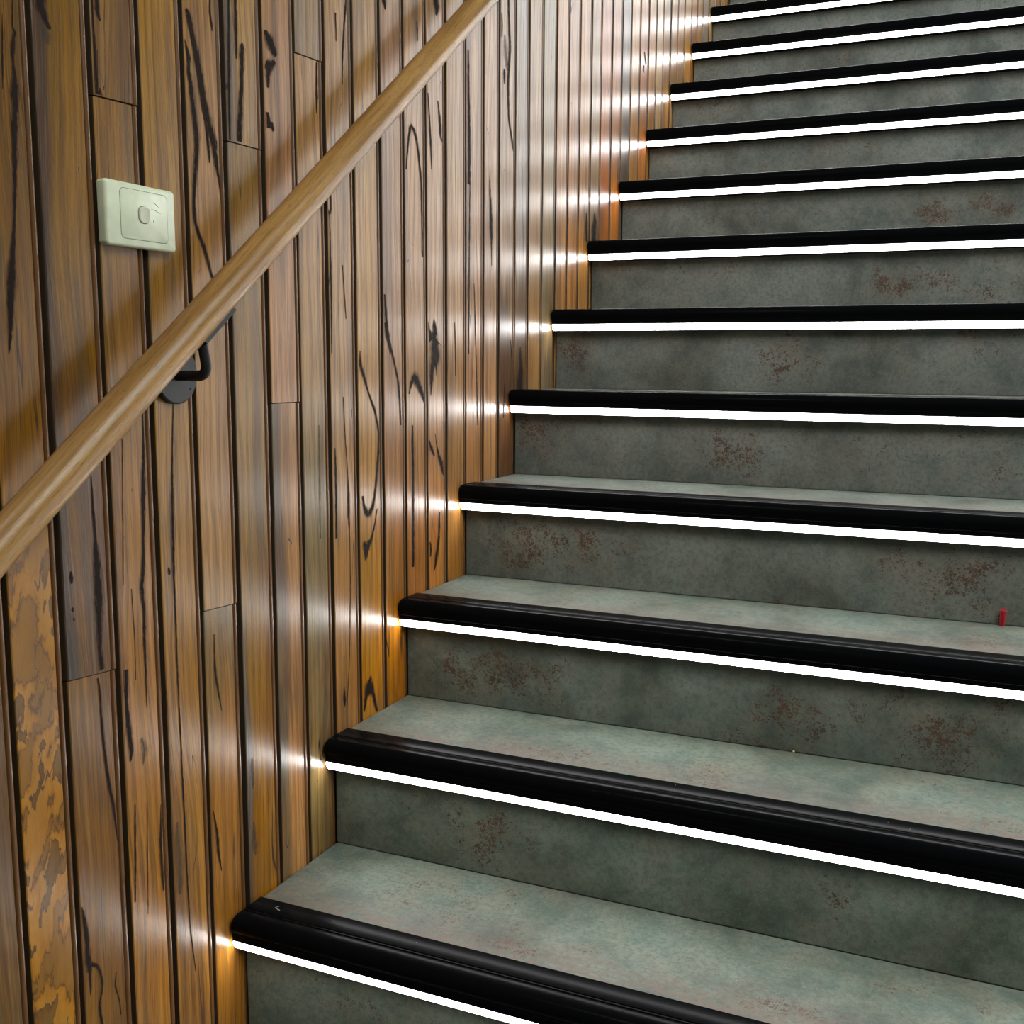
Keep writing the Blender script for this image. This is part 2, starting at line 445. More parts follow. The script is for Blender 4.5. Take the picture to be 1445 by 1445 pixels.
M_BLACK = simple_mat('black_aluminium', (0.0045, 0.005, 0.006, 1), 0.22, 0.0, 0.5, (400, 0.02, 0.0003))
M_BLACK.node_tree.nodes['Principled BSDF'].inputs['IOR'].default_value = 1.085
M_CORE = simple_mat('concrete_core', (0.12, 0.12, 0.11, 1), 0.9)
def led_mat():
    m = bpy.data.materials.new('led_diffuser'); m.use_nodes = True
    t = m.node_tree; t.nodes.clear()
    e = t.nodes.new('ShaderNodeEmission'); e.inputs[0].default_value = (1.0, 0.985, 0.97, 1); e.inputs[1].default_value = LED_POWER
    o = t.nodes.new('ShaderNodeOutputMaterial'); t.links.new(e.outputs[0], o.inputs[0])
    return m
M_LED = led_mat()

# ================================================================== staircase
stairs = empty('staircase', (0, 0, 0))
tag(stairs, 'straight flight of green-grey stone-look tiled stairs with black lit nosings beside timber wall', 'stairs')
# hidden core under the tiles
core = []
for k in range(K0, K1+1):
    core += [(k*G+0.013, (k-1)*R-0.0125), (k*G+0.013, k*R-0.0125)]
endy = (K1+1)*G+1.2
core += [(endy, K1*R-0.0125), (endy, (K0-1)*R-0.0125)]
extrude_x('stair_core', core, X0+0.001, X1-0.001, M_CORE, stairs, 20)

NOSE = []
def nosing_section():
    s = [(0.0355, 0.0005), (0.0350, 0.0028), (0.0330, 0.0032), (0.0025, 0.0032), (0.0017, 0.0030), (0.0012, 0.0020), (-0.0002, 0.0020), (-0.0007, 0.0030),
         (-0.0025, 0.0032), (-0.0032, 0.0030), (-0.0037, 0.0020), (-0.0050, 0.0020), (-0.0055, 0.0030), (-0.0070, 0.0033)]
    # bullnose
    cy, cz, r = -0.0150, -0.0105, 0.0140
    for a in range(80, -31, -10):
        t = math.radians(a)
        s.append((cy - math.cos(t)*r*1.12, cz + math.sin(t)*r))
    s += [(-0.0286, -0.0185), (-0.0282, -0.0200), (-0.0290, -0.0206), (-0.0290, -0.0215), (-0.0284, -0.0222), (-0.0282, -0.0295), (-0.0262, -0.0297),
          (-0.0190, -0.0425), (-0.0205, -0.0438), (-0.0190, -0.0442), (-0.0004, -0.0446), (-0.0004, 0.0005)]
    return s
NS = nosing_section()
LS = [(-0.0264, -0.0299), (-0.0284, -0.0302), (-0.0282, -0.0335), (-0.0268, -0.0370), (-0.0246, -0.0402), (-0.0218, -0.0430), (-0.0195, -0.0425)]
for k in range(K0, K1+1):
    y, z = k*G, k*R
    yb = y + G if k < K1 else endy
    # riser tile: thickness 12 mm, front face at y
    bm = bmesh.new(); bm_box(bm, (X0, y, z-R+0.0004), (X1, y+0.012, z-0.0125), 0.0006, 1)
    obj_bm('riser_tile', bm, tile_mat('riser_tile_%02d' % (k-K0), k*1.37+4, y, y+0.001, z-R, z, False), stairs, None)
    bm = bmesh.new(); bm_box(bm, (X0, y+0.0002, z-0.012), (X1, yb-0.0006, z), 0.0006, 1)
    obj_bm('tread_tile', bm, tile_mat('tread_tile_%02d' % (k-K0), k*2.11+31, y, yb, z-0.012, z, True), stairs, None)
    nb = extrude_x('stair_nosing', [(y+a, z+b) for a, b in NS], X0, X1, M_BLACK, stairs, 25)
    ls = extrude_x('light_strip', [(y+a, z+b) for a, b in LS], X0+0.001, X1-0.001, M_LED, nb, 60)
    ls['label'] = 'glowing white light strip'
# tiny pale triangle printed on the lowest visible nosing
mk = [(0.0398, 0.0176), (0.0426, 0.0238), (0.0499, 0.0136)]
M_MARK = simple_mat('pale_mark', (0.35, 0.34, 0.31, 1), 0.6)
bm = bmesh.new()
for (ax, ay), (bx, by), w in ((mk[0], mk[1], 0.0005), (mk[0], mk[2], 0.0008)):
    d = Vector((bx-ax, by-ay, 0)).normalized(); pn = Vector((-d.y, d.x, 0))*w
    a, b = Vector((ax, ay, 0.00335)), Vector((bx, by, 0.00335))
    bm.faces.new([bm.verts.new(q) for q in (a-pn, b-pn, b+pn, a+pn)])
mo = obj_bm('arrow_mark', bm, M_MARK, stairs, None); mo['label'] = 'small pale arrow mark'

# ================================================================== timber wall
wall = None
bm = bmesh.new(); bm_box(bm, (-0.10, -1.45, -0.95), (-0.0135, 4.75, 3.6))
M_BACK = simple_mat('wall_lining', (0.010, 0.009, 0.007, 1), 0.8)
wall = obj_bm('wall_left', bm, M_BACK, None, None); tag(wall, 'timber-lined wall of vertical reclaimed boards along the stairs', None, None, 'structure')

# right ends of the beads, metres along the wall (measured); the regular pitch carries on past both ends
E = [-0.2853, -0.2087, -0.1367, -0.0642, 0.0086, 0.0868, 0.1595, 0.2317, 0.3065, 0.3838, 0.4571, 0.5339, 0.6063, 0.685, 0.7615, 0.8314, 0.9093, 0.9784, 1.0541, 1.1304, 1.2027, 1.2744, 1.3501, 1.4198, 1.4991, 1.5765, 1.6496, 1.727, 1.8017, 1.8732, 1.9428, 2.0162, 2.0917, 2.1656, 2.2444, 2.3144, 2.3834]
P = 0.0748
left = []
y = E[0] - P + 0.0052
while y > -1.40:
    left.append(y); y -= P
E = list(reversed(left)) + E
n_left = len(left)
while E[-1] < 4.6: E.append(E[-1] + P)
# index 0 = the board whose bead ends at -0.354
J = {3: (-0.2063, 1.017, -0.1368, 1.0194), 6: (0.0126, 1.0102, 0.087, 1.0113), 8: (0.1616, 1.152, 0.2312, 1.1552), 7: (0.0957, 0.6832, 0.1651, 0.6828), 5: (-0.0553, 0.4285, 0.0121, 0.4254), 2: (-0.2801, 0.3996, -0.2138, 0.395)}
TAN, HONEY, OLIVE, GREY = (178, 132, 90), (182, 132, 76), (142, 108, 60), (134, 122, 108)
BROWN, RED, DARK, PALE = (128, 88, 56), (178, 112, 68), (70, 58, 50), (196, 160, 122)
PAL = [TAN, HONEY, TAN, PALE, RED, TAN, GREY, HONEY]
LOOK = {
 0: dict(top=(112, 82, 46), streak=.2, vein=.2),
 1: dict(top=(104, 74, 36), bot=(150, 106, 56), zmid=.72, streak=.25, vein=.2, spalt=1.0, spalt_top=.53),
 (2, 0): dict(top=(128, 94, 44), bot=(96, 66, 44), zmid=.76, zspan=.10, streak=.4, vein=.15, side=(52, 46, 44), side_at=-.262),
 (2, 1): dict(top=(150, 112, 58), bot=(128, 90, 52), streak=.15, vein=.3),
 (3, 0): dict(top=(142, 106, 66), streak=.2, vein=.3), (3, 1): dict(top=(152, 112, 66), bot=(170, 122, 76), streak=.15, vein=.0),
 4: dict(top=(164, 124, 70), bot=(168, 124, 76), streak=.2, vein=.4),
 (5, 0): dict(top=(178, 134, 88), bot=(192, 148, 98), streak=.1, vein=.1), (5, 1): dict(top=(128, 108, 78), bot=(166, 118, 70), zmid=.33, zspan=.08, streak=.15, vein=.3),
 (6, 0): dict(top=(182, 142, 92), streak=.3, vein=.2, side=(96, 88, 78), side_at=.033), (6, 1): dict(top=(152, 118, 70), bot=(150, 100, 40), zmid=.3, zspan=.15, streak=.3, vein=.3, side=(96, 92, 84), side_at=.030),
 (7, 0): dict(top=(180, 134, 98), bot=(160, 122, 90), streak=.1, vein=.1), (7, 1): dict(top=(176, 132, 92), streak=.15, vein=.2, side=(98, 86, 70), side_at=.112),
 (8, 0): dict(top=(148, 130, 108), streak=.4, vein=.3), (8, 1): dict(top=(184, 142, 98), bot=(128, 112, 76), zmid=.7, zspan=.2, streak=.3, vein=.25),
 9: dict(top=(180, 142, 104), bot=(166, 120, 76), streak=.3, vein=.5),
 10: dict(top=(190, 148, 98), bot=(182, 128, 70), streak=.1, vein=.15),
 11: dict(top=(170, 132, 104), bot=(170, 112, 60), streak=.2, vein=.4),
 12: dict(top=(184, 144, 108), bot=(176, 112, 66), streak=.15, vein=.2),
 13: dict(top=(186, 148, 116), bot=(184, 118, 66), streak=.1, vein=.2),
 14: dict(top=(186, 146, 108), bot=(158, 108, 58), streak=.3, vein=.5),
 15: dict(top=(182, 140, 106), bot=(168, 108, 64), streak=.2, vein=.6),
 16: dict(top=(188, 146, 112), streak=.1, vein=.2, bot=(172, 122, 70)), 17: dict(top=(180, 148, 122), bot=(84, 56, 36), zmid=.90, zspan=.07, streak=.4, vein=.4),
 18: dict(top=(142, 130, 120), bot=(86, 66, 50), zmid=.93, zspan=.07, streak=.5, vein=.4), 19: dict(top=(162, 128, 94), streak=.3, vein=.3),
 20: dict(top=(132, 118, 92), streak=.6, vein=.3), 21: dict(top=(188, 138, 92), streak=.1, vein=.2), 22: dict(top=(186, 132, 88), streak=.2, vein=.4),
 23: dict(top=(180, 130, 82), streak=.2, vein=.3), 24: dict(top=(150, 120, 86), streak=.6, vein=.2), 25: dict(top=(176, 108, 66), streak=.2, vein=.5),
 26: dict(top=(178, 112, 70), streak=.2, vein=.5), 27: dict(top=(74, 68, 64), streak=.6, vein=.2), 28: dict(top=(184, 132, 78), streak=.1, vein=.2),
 29: dict(top=(182, 118, 78), streak=.1, vein=.2), 30: dict(top=(188, 132, 80), streak=.1, vein=.2)}

def board_section(cL, a, b):
    """(y, x) outline from the left bevel round the face, the groove and the bead"""
    s = [(cL-0.0030, -0.0125), (cL-0.0026, -0.0075), (cL-0.0004, -0.0016), (cL+0.0003, -0.0006), (cL+0.0016, 0.0)]
    w = (a-0.0012) - (cL+0.0016)
    for t in (0.2, 0.5, 0.8): s.append((cL+0.0016+w*t, 0.00016*4*t*(1-t)))
    s += [(a-0.0012, 0.0), (a-0.0004, -0.0004), (a, -0.0016), (a+0.0005, -0.0026), (a+0.0010, -0.0024)]
    c, r = (a+0.0012+b)/2, (b-a-0.0012)/2
    for d in range(160, 0, -20):
        t = math.radians(d); s.append((c+math.cos(t)*r, -0.0026+math.sin(t)*min(r, 0.0028)))
    s += [(b, -0.0040), (b+0.0004, -0.0125)]
    return s

M_BEAD = simple_mat('oiled_bead', s2l((104, 68, 34)), 0.30, 0, 0.5)
M_EDGE = simple_mat('dark_edge', s2l((56, 45, 30)), 0.6, 0, 0.25)  # darker brown than the faces, for board bevels and the bead groove
BOARDS = []   # (index, cL, a, zlow(y), zhigh(y), x offset, object)
def make_board(i, piece, cL, a, b, zl, zh, dx, mat):
    sec = board_section(cL, a, b); n = len(sec)
    vs, fs = [], []
    for zf in (zl, zh):
        for yy, xx in sec: vs.append((xx+dx, yy, zf(yy)))
    for j in range(n-1): fs.append((j, j+1, n+j+1, n+j))
    fs.append((n-1, 0, n, 2*n-1))
    fs.append(tuple(range(n-1, -1, -1))); fs.append(tuple(range(n, 2*n)))
    bm = bmesh.new(); bv = [bm.verts.new(v) for v in vs]
    for f in fs: bm.faces.new([bv[q] for q in f])
    o = obj_bm('timber_board', bm, mat, wall, 28)
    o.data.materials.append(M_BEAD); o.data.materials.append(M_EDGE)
    for p in o.data.polygons:
        if len(p.vertices) > 4: p.use_smooth = False; continue
        c = p.center.y
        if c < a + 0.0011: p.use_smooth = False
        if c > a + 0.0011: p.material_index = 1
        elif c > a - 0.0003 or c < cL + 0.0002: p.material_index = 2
    BOARDS.append((i, cL, a, b, zl, zh, dx, o))

GAP, BEAD = 0.0060, 0.0082
for q in range(1, len(E)):
    i = q - n_left + 1
    b = E[q]; cL = E[q-1] + GAP; a = b - BEAD
    if i in (6,): cL += 0.002
    dx = RND.uniform(-0.0007, 0.0005)
    lk = LOOK.get(i) or LOOK.get((i, 0)) or dict(top=PAL[(i*5) % len(PAL)] if i > 0 else (118, 86, 48), streak=RND.uniform(.05, .4), vein=RND.uniform(.1, .5))
    if i in J:
        y1, z1, y2, z2 = J[i]; sl = (z2-z1)/(y2-y1)
        cut = lambda yy, z1=z1, y1=y1, sl=sl: z1+sl*(yy-y1)
        make_board(i, 0, cL, a, b, lambda yy, c=cut: c(yy)+0.0006, lambda yy: 3.55, dx+(0.0006 if i != 6 else 0), board_mat(i+40, **lk))
        l2 = LOOK.get((i, 1), lk)
        make_board(i, 1, cL+0.0004, a-0.0006, b, lambda yy: -0.9, lambda yy, c=cut: c(yy)-0.0008, dx-0.0010, board_mat(i+140, **l2))
    else:
        make_board(i, 0, cL, a, b, lambda yy: -0.9, lambda yy: 3.55, dx, board_mat(i+40, **lk))

VEINS = [
 [(-0.3006,1.0832,0.0013),(-0.3027,1.06,0.0013),(-0.3007,1.0534,0.0025),(-0.3042,1.0395,0.0042),(-0.3045,1.0238,0.0025),(-0.3034,1.011,0.0051),(-0.3044,0.997,0.0076),(-0.3054,0.9829,0.0059),(-0.3077,0.964,0.0059),(-0.3089,0.9472,0.0042),(-0.3088,0.9372,0.0051),(-0.3141,0.8762,0.0025),(-0.3196,0.8351,0.0059),(-0.3224,0.8145,0.0084),(-0.3253,0.7871,0.0059),(-0.3272,0.7665,0.0042),(-0.3304,0.7458,0.0008)],
 [(-0.3141,1.0665,0.0004),(-0.317,1.0272,0.0017),(-0.3188,0.9977,0.0008)],
 [(-0.271,1.0945,0.0142),(-0.2688,1.0885,0.0107),(-0.2665,1.0838,0.008),(-0.2626,1.0776,0.0063),(-0.2595,1.0711,0.0045),(-0.2561,1.0687,0.0018)],
 [(-0.2022,1.1146,0.0049),(-0.2033,1.0765,0.0069),(-0.2032,1.0412,0.007),(-0.2028,1.0178,0.007)],
 [(-0.1928,1.1174,0.004),(-0.1926,1.1048,0.005),(-0.1902,1.097,0.003),(-0.1888,1.0945,0.001)],
 [(-0.1953,1.0644,0.0008),(-0.1967,1.0356,0.0012),(-0.1973,1.019,0.0015)],
 [(-0.1938,1.0262,0.001),(-0.194,1.0226,0.003),(-0.1938,1.019,0.0061)],
 [(-0.0525,1.1461,0.0037),(-0.0476,1.1396,0.0062),(-0.0437,1.1218,0.0063),(-0.0362,1.0991,0.0076),(-0.0307,1.0731,0.0077),(-0.0266,1.0521,0.0091),(-0.0208,1.0305,0.0092),(-0.0128,1.0089,0.0093),(-0.0069,0.995,0.0107),(-0.0024,0.9807,0.0108),(0.0033,0.9596,0.0082),(0.0057,0.9276,0.0055),(0.0049,0.8828,0.0041)],
 [(-0.0513,1.1394,0.0025),(-0.04,1.0981,0.0025),(-0.03,1.0514,0.0039),(-0.0231,1.0185,0.0039),(-0.0208,0.9942,0.0039),(-0.0197,0.9778,0.0013)],
 [(-0.057,1.1112,0.0012),(-0.056,1.0997,0.0074),(-0.0552,1.092,0.0099),(-0.053,1.0791,0.0062),(-0.0487,1.0618,0.0063),(-0.0465,1.0422,0.0063),(-0.0433,1.0203,0.007),(-0.0419,0.9946,0.007),(-0.0461,0.9637,0.0057),(-0.0507,0.9262,0.0044),(-0.0471,0.8977,0.0045),(-0.0355,0.8764,0.0052),(-0.0232,0.8453,0.004),(-0.0157,0.826,0.0013)],
 [(-0.0088,1.1706,0.0026),(-0.0097,1.1534,0.0026),(-0.0077,1.1419,0.0033),(-0.0073,1.1331,0.0013)],
 [(0.0508,1.1351,0.0014),(0.0505,1.1283,0.0071),(0.0487,1.11,0.0071),(0.0479,1.1005,0.0071),(0.0472,1.0851,0.0057),(0.0448,1.0675,0.0071),(0.0429,1.0492,0.0071),(0.041,1.0308,0.0078),(0.0398,1.0134,0.0078)],
 [(0.0398,1.1848,0.0042),(0.0389,1.1479,0.0042),(0.0383,1.1126,0.0021)],
 [(0.0266,1.1809,0.0027),(0.0231,1.0947,0.0034),(0.0203,1.0124,0.0035)],
 [(0.099,1.1632,0.003),(0.101,1.1585,0.0091),(0.1082,1.1508,0.0138),(0.1154,1.1412,0.0108),(0.1198,1.1353,0.0047)],
 [(0.098,1.1229,0.0091),(0.1039,1.1208,0.0092),(0.1116,1.1235,0.0077),(0.118,1.1286,0.0047)],
 [(0.1008,1.1183,0.0137),(0.1017,1.1062,0.0076),(0.1011,1.092,0.0031)],
 [(0.0982,1.0613,0.0061),(0.0992,1.0491,0.0077),(0.1004,1.0413,0.0061)],
 [(0.1069,1.0506,0.0046),(0.1081,1.0437,0.0062),(0.1118,1.0394,0.0023)],
 [(0.2206,1.1526,0.0053),(0.2176,1.117,0.0053),(0.2155,1.0833,0.0018)],
 [(0.2962,1.2598,0.0038),(0.2879,1.2148,0.0032),(0.2828,1.1726,0.0032),(0.2808,1.1379,0.0019)],
 [(0.2661,1.231,0.0028),(0.2667,1.1928,0.0019)],
 [(0.3997,1.2912,0.0128),(0.4047,1.2793,0.0064),(0.4057,1.2744,0.0022)],
 [(0.5732,1.3421,0.0102),(0.5769,1.3297,0.0153),(0.5755,1.3192,0.0077),(0.5734,1.3141,0.0026)],
 [(0.5074,1.2858,0.0024),(0.5082,1.2729,0.0036),(0.5079,1.2554,0.0024)],
 [(0.4678,1.0475,0.0035),(0.4768,1.0989,0.0047),(0.4851,1.1181,0.0071),(0.5016,1.1034,0.006),(0.5136,1.0593,0.0049),(0.5194,1.0203,0.0049),(0.5217,0.9132,0.0037)],
 [(0.5451,1.183,0.0025),(0.5528,1.1128,0.0051),(0.5563,1.0615,0.0026)],
 [(0.5801,1.178,0.0026),(0.5889,1.1405,0.0079),(0.5933,1.1249,0.0106),(0.5958,1.1137,0.0026)],
 [(0.6987,1.2904,0.0043),(0.6995,1.1998,0.0087),(0.6986,1.1691,0.0116),(0.6986,1.1261,0.0131),(0.6995,1.0978,0.0117),(0.6986,1.058,0.0059)],
 [(0.7059,1.0815,0.0029),(0.7015,0.8842,0.0036),(0.7003,0.7526,0.003)],
 [(0.7917,1.0949,0.0022),(0.7909,1.0689,0.0048),(0.7936,1.0459,0.007),(0.7954,1.02,0.0096),(0.7973,0.9808,0.0097),(0.7984,0.9598,0.0048),(0.7999,0.9215,0.0019)],
 [(0.8718,1.4283,0.0067),(0.8784,1.3593,0.0084),(0.8803,1.3468,0.0101),(0.8767,1.3055,0.0084),(0.8724,1.277,0.0084),(0.8743,1.2301,0.0068),(0.878,1.2045,0.0068),(0.8887,1.1799,0.0069),(0.8972,1.1614,0.0069),(0.903,1.1489,0.0035)],
 [(0.8415,1.3928,0.0033),(0.8417,1.3713,0.0065),(0.8419,1.3497,0.0033)],
 [(0.8534,1.2947,0.0033),(0.8551,1.2847,0.0083),(0.8537,1.2675,0.0033)],
 [(1.7643,1.5544,0.0064),(1.7737,1.5352,0.0096),(1.7823,1.5265,0.0097)],
 [(1.7593,1.5192,0.0096),(1.7575,1.5008,0.0096)],
 [(1.3851,1.0928,0.0041),(1.3887,1.0718,0.0204),(1.3897,1.052,0.0307),(1.3885,1.0237,0.0307)],
 [(1.3278,1.0857,0.0039),(1.3313,1.0619,0.0123),(1.3349,1.0379,0.0148),(1.3358,1.0184,0.0099)],
 [(0.9414,0.7686,0.0037),(0.9458,0.7252,0.0149),(0.9463,0.6961,0.0298),(0.9466,0.6786,0.0299)],
 [(0.5631,0.8124,0.0018),(0.564,0.8004,0.0105),(0.5652,0.7883,0.0158),(0.5585,0.7784,0.0314),(0.557,0.7638,0.0314),(0.5569,0.7456,0.0328),(0.5528,0.7359,0.0209),(0.5527,0.7212,0.0131),(0.5512,0.7029,0.0078),(0.5496,0.6809,0.0018)],
 [(0.5419,0.8057,0.0026),(0.543,0.7901,0.0077),(0.5481,0.7758,0.0156)],
 [(0.5687,0.742,0.008),(0.5701,0.7248,0.004),(0.57,0.7149,0.0013)],
 [(0.3952,0.8008,0.0022),(0.3961,0.7931,0.0089),(0.4014,0.7798,0.0089),(0.4079,0.7676,0.0067),(0.4166,0.7508,0.0045),(0.4275,0.7257,0.0046),(0.4352,0.7038,0.0047),(0.4393,0.6748,0.0047),(0.4421,0.635,0.0035)],
 [(0.4716,0.6855,0.0036),(0.4792,0.7042,0.0073),(0.4916,0.7123,0.0148),(0.5014,0.7026,0.0125),(0.5112,0.6916,0.0101),(0.5212,0.6805,0.0076),(0.5262,0.6683,0.0038)],
 [(0.3196,0.7555,0.002),(0.3201,0.734,0.0062),(0.3289,0.7177,0.0062),(0.3408,0.6934,0.0032),(0.3572,0.6675,0.0054),(0.3634,0.6549,0.0043),(0.3715,0.6298,0.0044),(0.3724,0.6117,0.0044),(0.3664,0.5747,0.005),(0.3594,0.5367,0.005),(0.3483,0.5073,0.0075),(0.3348,0.5011,0.0106),(0.3255,0.5124,0.0063),(0.3208,0.5309,0.0042)],
 [(0.3641,0.5053,0.0022),(0.3542,0.4768,0.0033),(0.3433,0.4566,0.0065),(0.3281,0.4476,0.0127),(0.323,0.4586,0.0042)],
 [(0.3301,0.4461,0.0106),(0.3277,0.434,0.0064),(0.3265,0.4274,0.0015)],
 [(0.2793,0.5618,0.0014),(0.28,0.5378,0.0056),(0.2793,0.5149,0.006),(0.2801,0.495,0.004),(0.2814,0.4838,0.0016)],
 [(0.2697,0.6867,0.0016),(0.273,0.6281,0.0016),(0.2781,0.5749,0.0016),(0.279,0.5531,0.0016)],
 [(0.2815,0.486,0.0014),(0.2817,0.4251,0.0014),(0.28,0.3694,0.002),(0.2743,0.277,0.0016),(0.2649,0.2031,0.0016)],
 [(0.2451,0.6119,0.0015),(0.2453,0.5875,0.0038),(0.2457,0.5395,0.0038),(0.2446,0.4751,0.0039)],
 [(0.4818,0.6329,0.0037),(0.4822,0.585,0.0062),(0.4827,0.5366,0.0062),(0.4817,0.439,0.0062),(0.4809,0.3897,0.0062)],
 [(0.5409,0.6039,0.0026),(0.5504,0.5883,0.0079),(0.5617,0.5738,0.0027)],
 [(0.5648,0.6135,0.0019),(0.5699,0.5932,0.0027),(0.5805,0.5697,0.0082),(0.5941,0.5508,0.011),(0.5996,0.5413,0.0083),(0.5995,0.5336,0.0019)],
 [(0.5811,0.4728,0.0027),(0.5789,0.4436,0.0069),(0.5748,0.4171,0.0068),(0.5681,0.395,0.0095),(0.5611,0.3755,0.0054),(0.5569,0.3685,0.0019)],
 [(0.5402,0.4238,0.0053),(0.5426,0.4094,0.0093),(0.5412,0.3969,0.0053)],
 [(0.3135,0.1823,0.0053),(0.3218,0.2081,0.0107),(0.3307,0.2162,0.0195),(0.337,0.231,0.0065),(0.3378,0.2379,0.0015)],
 [(0.3329,0.2179,0.0174),(0.3426,0.2092,0.0088),(0.3511,0.1827,0.0067),(0.3555,0.1706,0.0045)],
 [(0.2589,0.2391,0.0014),(0.2593,0.2208,0.0056),(0.259,0.2083,0.0016)],
 [(-0.1495,0.6829,0.0011),(-0.1513,0.6343,0.0034),(-0.1545,0.5854,0.0057),(-0.1572,0.5403,0.004),(-0.1593,0.5057,0.0045),(-0.1633,0.478,0.0057),(-0.1614,0.4481,0.004),(-0.1629,0.4197,0.004),(-0.1631,0.3813,0.0023),(-0.1639,0.3368,0.0012)],
 [(-0.1835,0.6527,0.0009),(-0.1879,0.5651,0.0011),(-0.1922,0.4878,0.0011)],
 [(-0.1799,0.4813,0.0009),(-0.1785,0.4234,0.0009),(-0.1797,0.3731,0.0008)],
 [(-0.0998,0.6892,0.0012),(-0.1044,0.6306,0.0024),(-0.1073,0.58,0.0036),(-0.1089,0.5211,0.0031),(-0.1101,0.4728,0.0025),(-0.1102,0.4246,0.0025),(-0.1107,0.3672,0.0019),(-0.1096,0.2732,0.0019),(-0.1086,0.1771,0.0023),(-0.1067,0.0461,0.0019),(-0.099,-0.0344,0.0013)],
 [(-0.1182,0.4959,0.0008),(-0.1183,0.4908,0.0048),(-0.1183,0.4856,0.001)],
 [(-0.2328,0.6161,0.001),(-0.2323,0.5781,0.003),(-0.2314,0.5459,0.0035),(-0.2308,0.5182,0.0081),(-0.2308,0.4857,0.0097),(-0.2323,0.4525,0.0072),(-0.2329,0.4285,0.0051),(-0.2316,0.3998,0.0052)],
 [(-0.2678,0.5178,0.001),(-0.2678,0.5109,0.0048),(-0.2679,0.504,0.0014)],
 [(-0.2684,0.4786,0.0007),(-0.2685,0.4763,0.0029),(-0.2684,0.4731,0.0007)],
 [(-0.2672,0.4674,0.0007),(-0.2673,0.4651,0.0024),(-0.267,0.4627,0.0007)],
 [(-0.2363,0.3914,0.002),(-0.2345,0.3721,0.0026),(-0.2337,0.33,0.0031),(-0.2298,0.2796,0.0037),(-0.2216,0.2292,0.0037),(-0.2176,0.1984,0.0032),(-0.2143,0.1797,0.0016)],
 [(-0.2757,0.1402,0.001),(-0.2742,0.1167,0.006),(-0.2722,0.092,0.0065),(-0.2717,0.0764,0.006),(-0.2714,0.0651,0.0081),(-0.2717,0.0602,0.004)],
 [(-0.2695,0.0624,0.004),(-0.27,0.0437,0.003),(-0.2708,0.0313,0.001)],
 [(-0.2685,0.0669,0.004),(-0.2601,0.0614,0.0031),(-0.2549,0.0508,0.0026),(-0.253,0.034,0.0026),(-0.2563,0.0202,0.0021),(-0.259,0.0122,0.0021),(-0.257,-0.0065,0.0031),(-0.2556,-0.0188,0.0031)],
 [(-0.2311,0.0375,0.0011),(-0.2339,0.0231,0.0016),(-0.2289,0.0016,0.0014),(-0.2272,-0.0183,0.0011)],
 [(-0.1945,0.3898,0.0055),(-0.1955,0.3464,0.0044),(-0.1936,0.3135,0.0066),(-0.1919,0.2924,0.0055),(-0.1946,0.2797,0.0017)],
 [(-0.1899,0.226,0.0017),(-0.1929,0.1668,0.0022),(-0.1965,0.1073,0.0017)],
 [(-0.1703,0.2227,0.0009),(-0.177,0.0823,0.0009)],
 [(-0.1471,0.2091,0.0012),(-0.146,0.186,0.0048),(-0.1468,0.1501,0.0072),(-0.1485,0.0995,0.0036)],
 [(-0.0528,0.1621,0.001),(-0.0473,0.1308,0.0035),(-0.0459,0.1037,0.0042),(-0.0408,0.0748,0.001)],
 [(-0.0396,0.3946,0.0014),(-0.0397,0.348,0.0027),(-0.0372,0.3285,0.0034),(-0.03,0.2904,0.0011)],
 [(0.2444,0.9816,0.0037),(0.2454,0.958,0.0037),(0.2404,0.9504,0.0046),(0.236,0.9538,0.0037)],
 [(0.2422,0.9477,0.0018),(0.242,0.8313,0.0037),(0.2411,0.7496,0.0019)],
 [(0.2737,0.8803,0.0019),(0.281,0.8022,0.002)],
 [(0.3933,0.845,0.0044),(0.3996,0.801,0.0067),(0.4098,0.7507,0.0023)],
 [(0.6404,0.809,0.002),(0.6417,0.7838,0.0034),(0.6428,0.7141,0.0023)],
 [(0.7225,0.8831,0.0021),(0.7288,0.7923,0.0037),(0.7385,0.6192,0.0031)],
 [(0.8635,0.6975,0.0024),(0.8603,0.6694,0.0052),(0.8573,0.627,0.0028)],
 [(0.8905,0.7821,0.0025),(0.9019,0.7326,0.0054),(0.9096,0.6967,0.0036)]]
STAINS = [
 [(-0.1749,0.3013,0.0045),(-0.17,0.2866,0.0115),(-0.173,0.2763,0.0069),(-0.1746,0.2682,0.0011)],
 [(-0.1215,0.176,0.0037),(-0.1227,0.1441,0.01),(-0.1222,0.1178,0.0125),(-0.1215,0.0969,0.0101),(-0.1217,0.081,0.005)],
 [(0.0289,0.2053,0.003),(0.0289,0.1902,0.0076),(0.0292,0.1628,0.0031)],
 [(0.0285,0.1141,0.0031),(0.0294,0.0829,0.01),(0.0293,0.0655,0.0031)],
 [(-0.2642,1.0671,0.0054),(-0.2612,1.0599,0.009),(-0.2617,1.0531,0.0054)],
 [(0.856,1.356,0.0066),(0.8596,1.3311,0.0199),(0.8632,1.3126,0.0167),(0.8667,1.294,0.0067)],
 [(0.2063,0.6477,0.0036),(0.2045,0.5442,0.0055),(0.2041,0.4812,0.0037)]]
def face_x(cL, a, yy):
    w = (a-0.0012)-(cL+0.0016); t = (yy-cL-0.0016)/w
    return 0.00016*4*t*(1-t) if 0 < t < 1 else 0.0
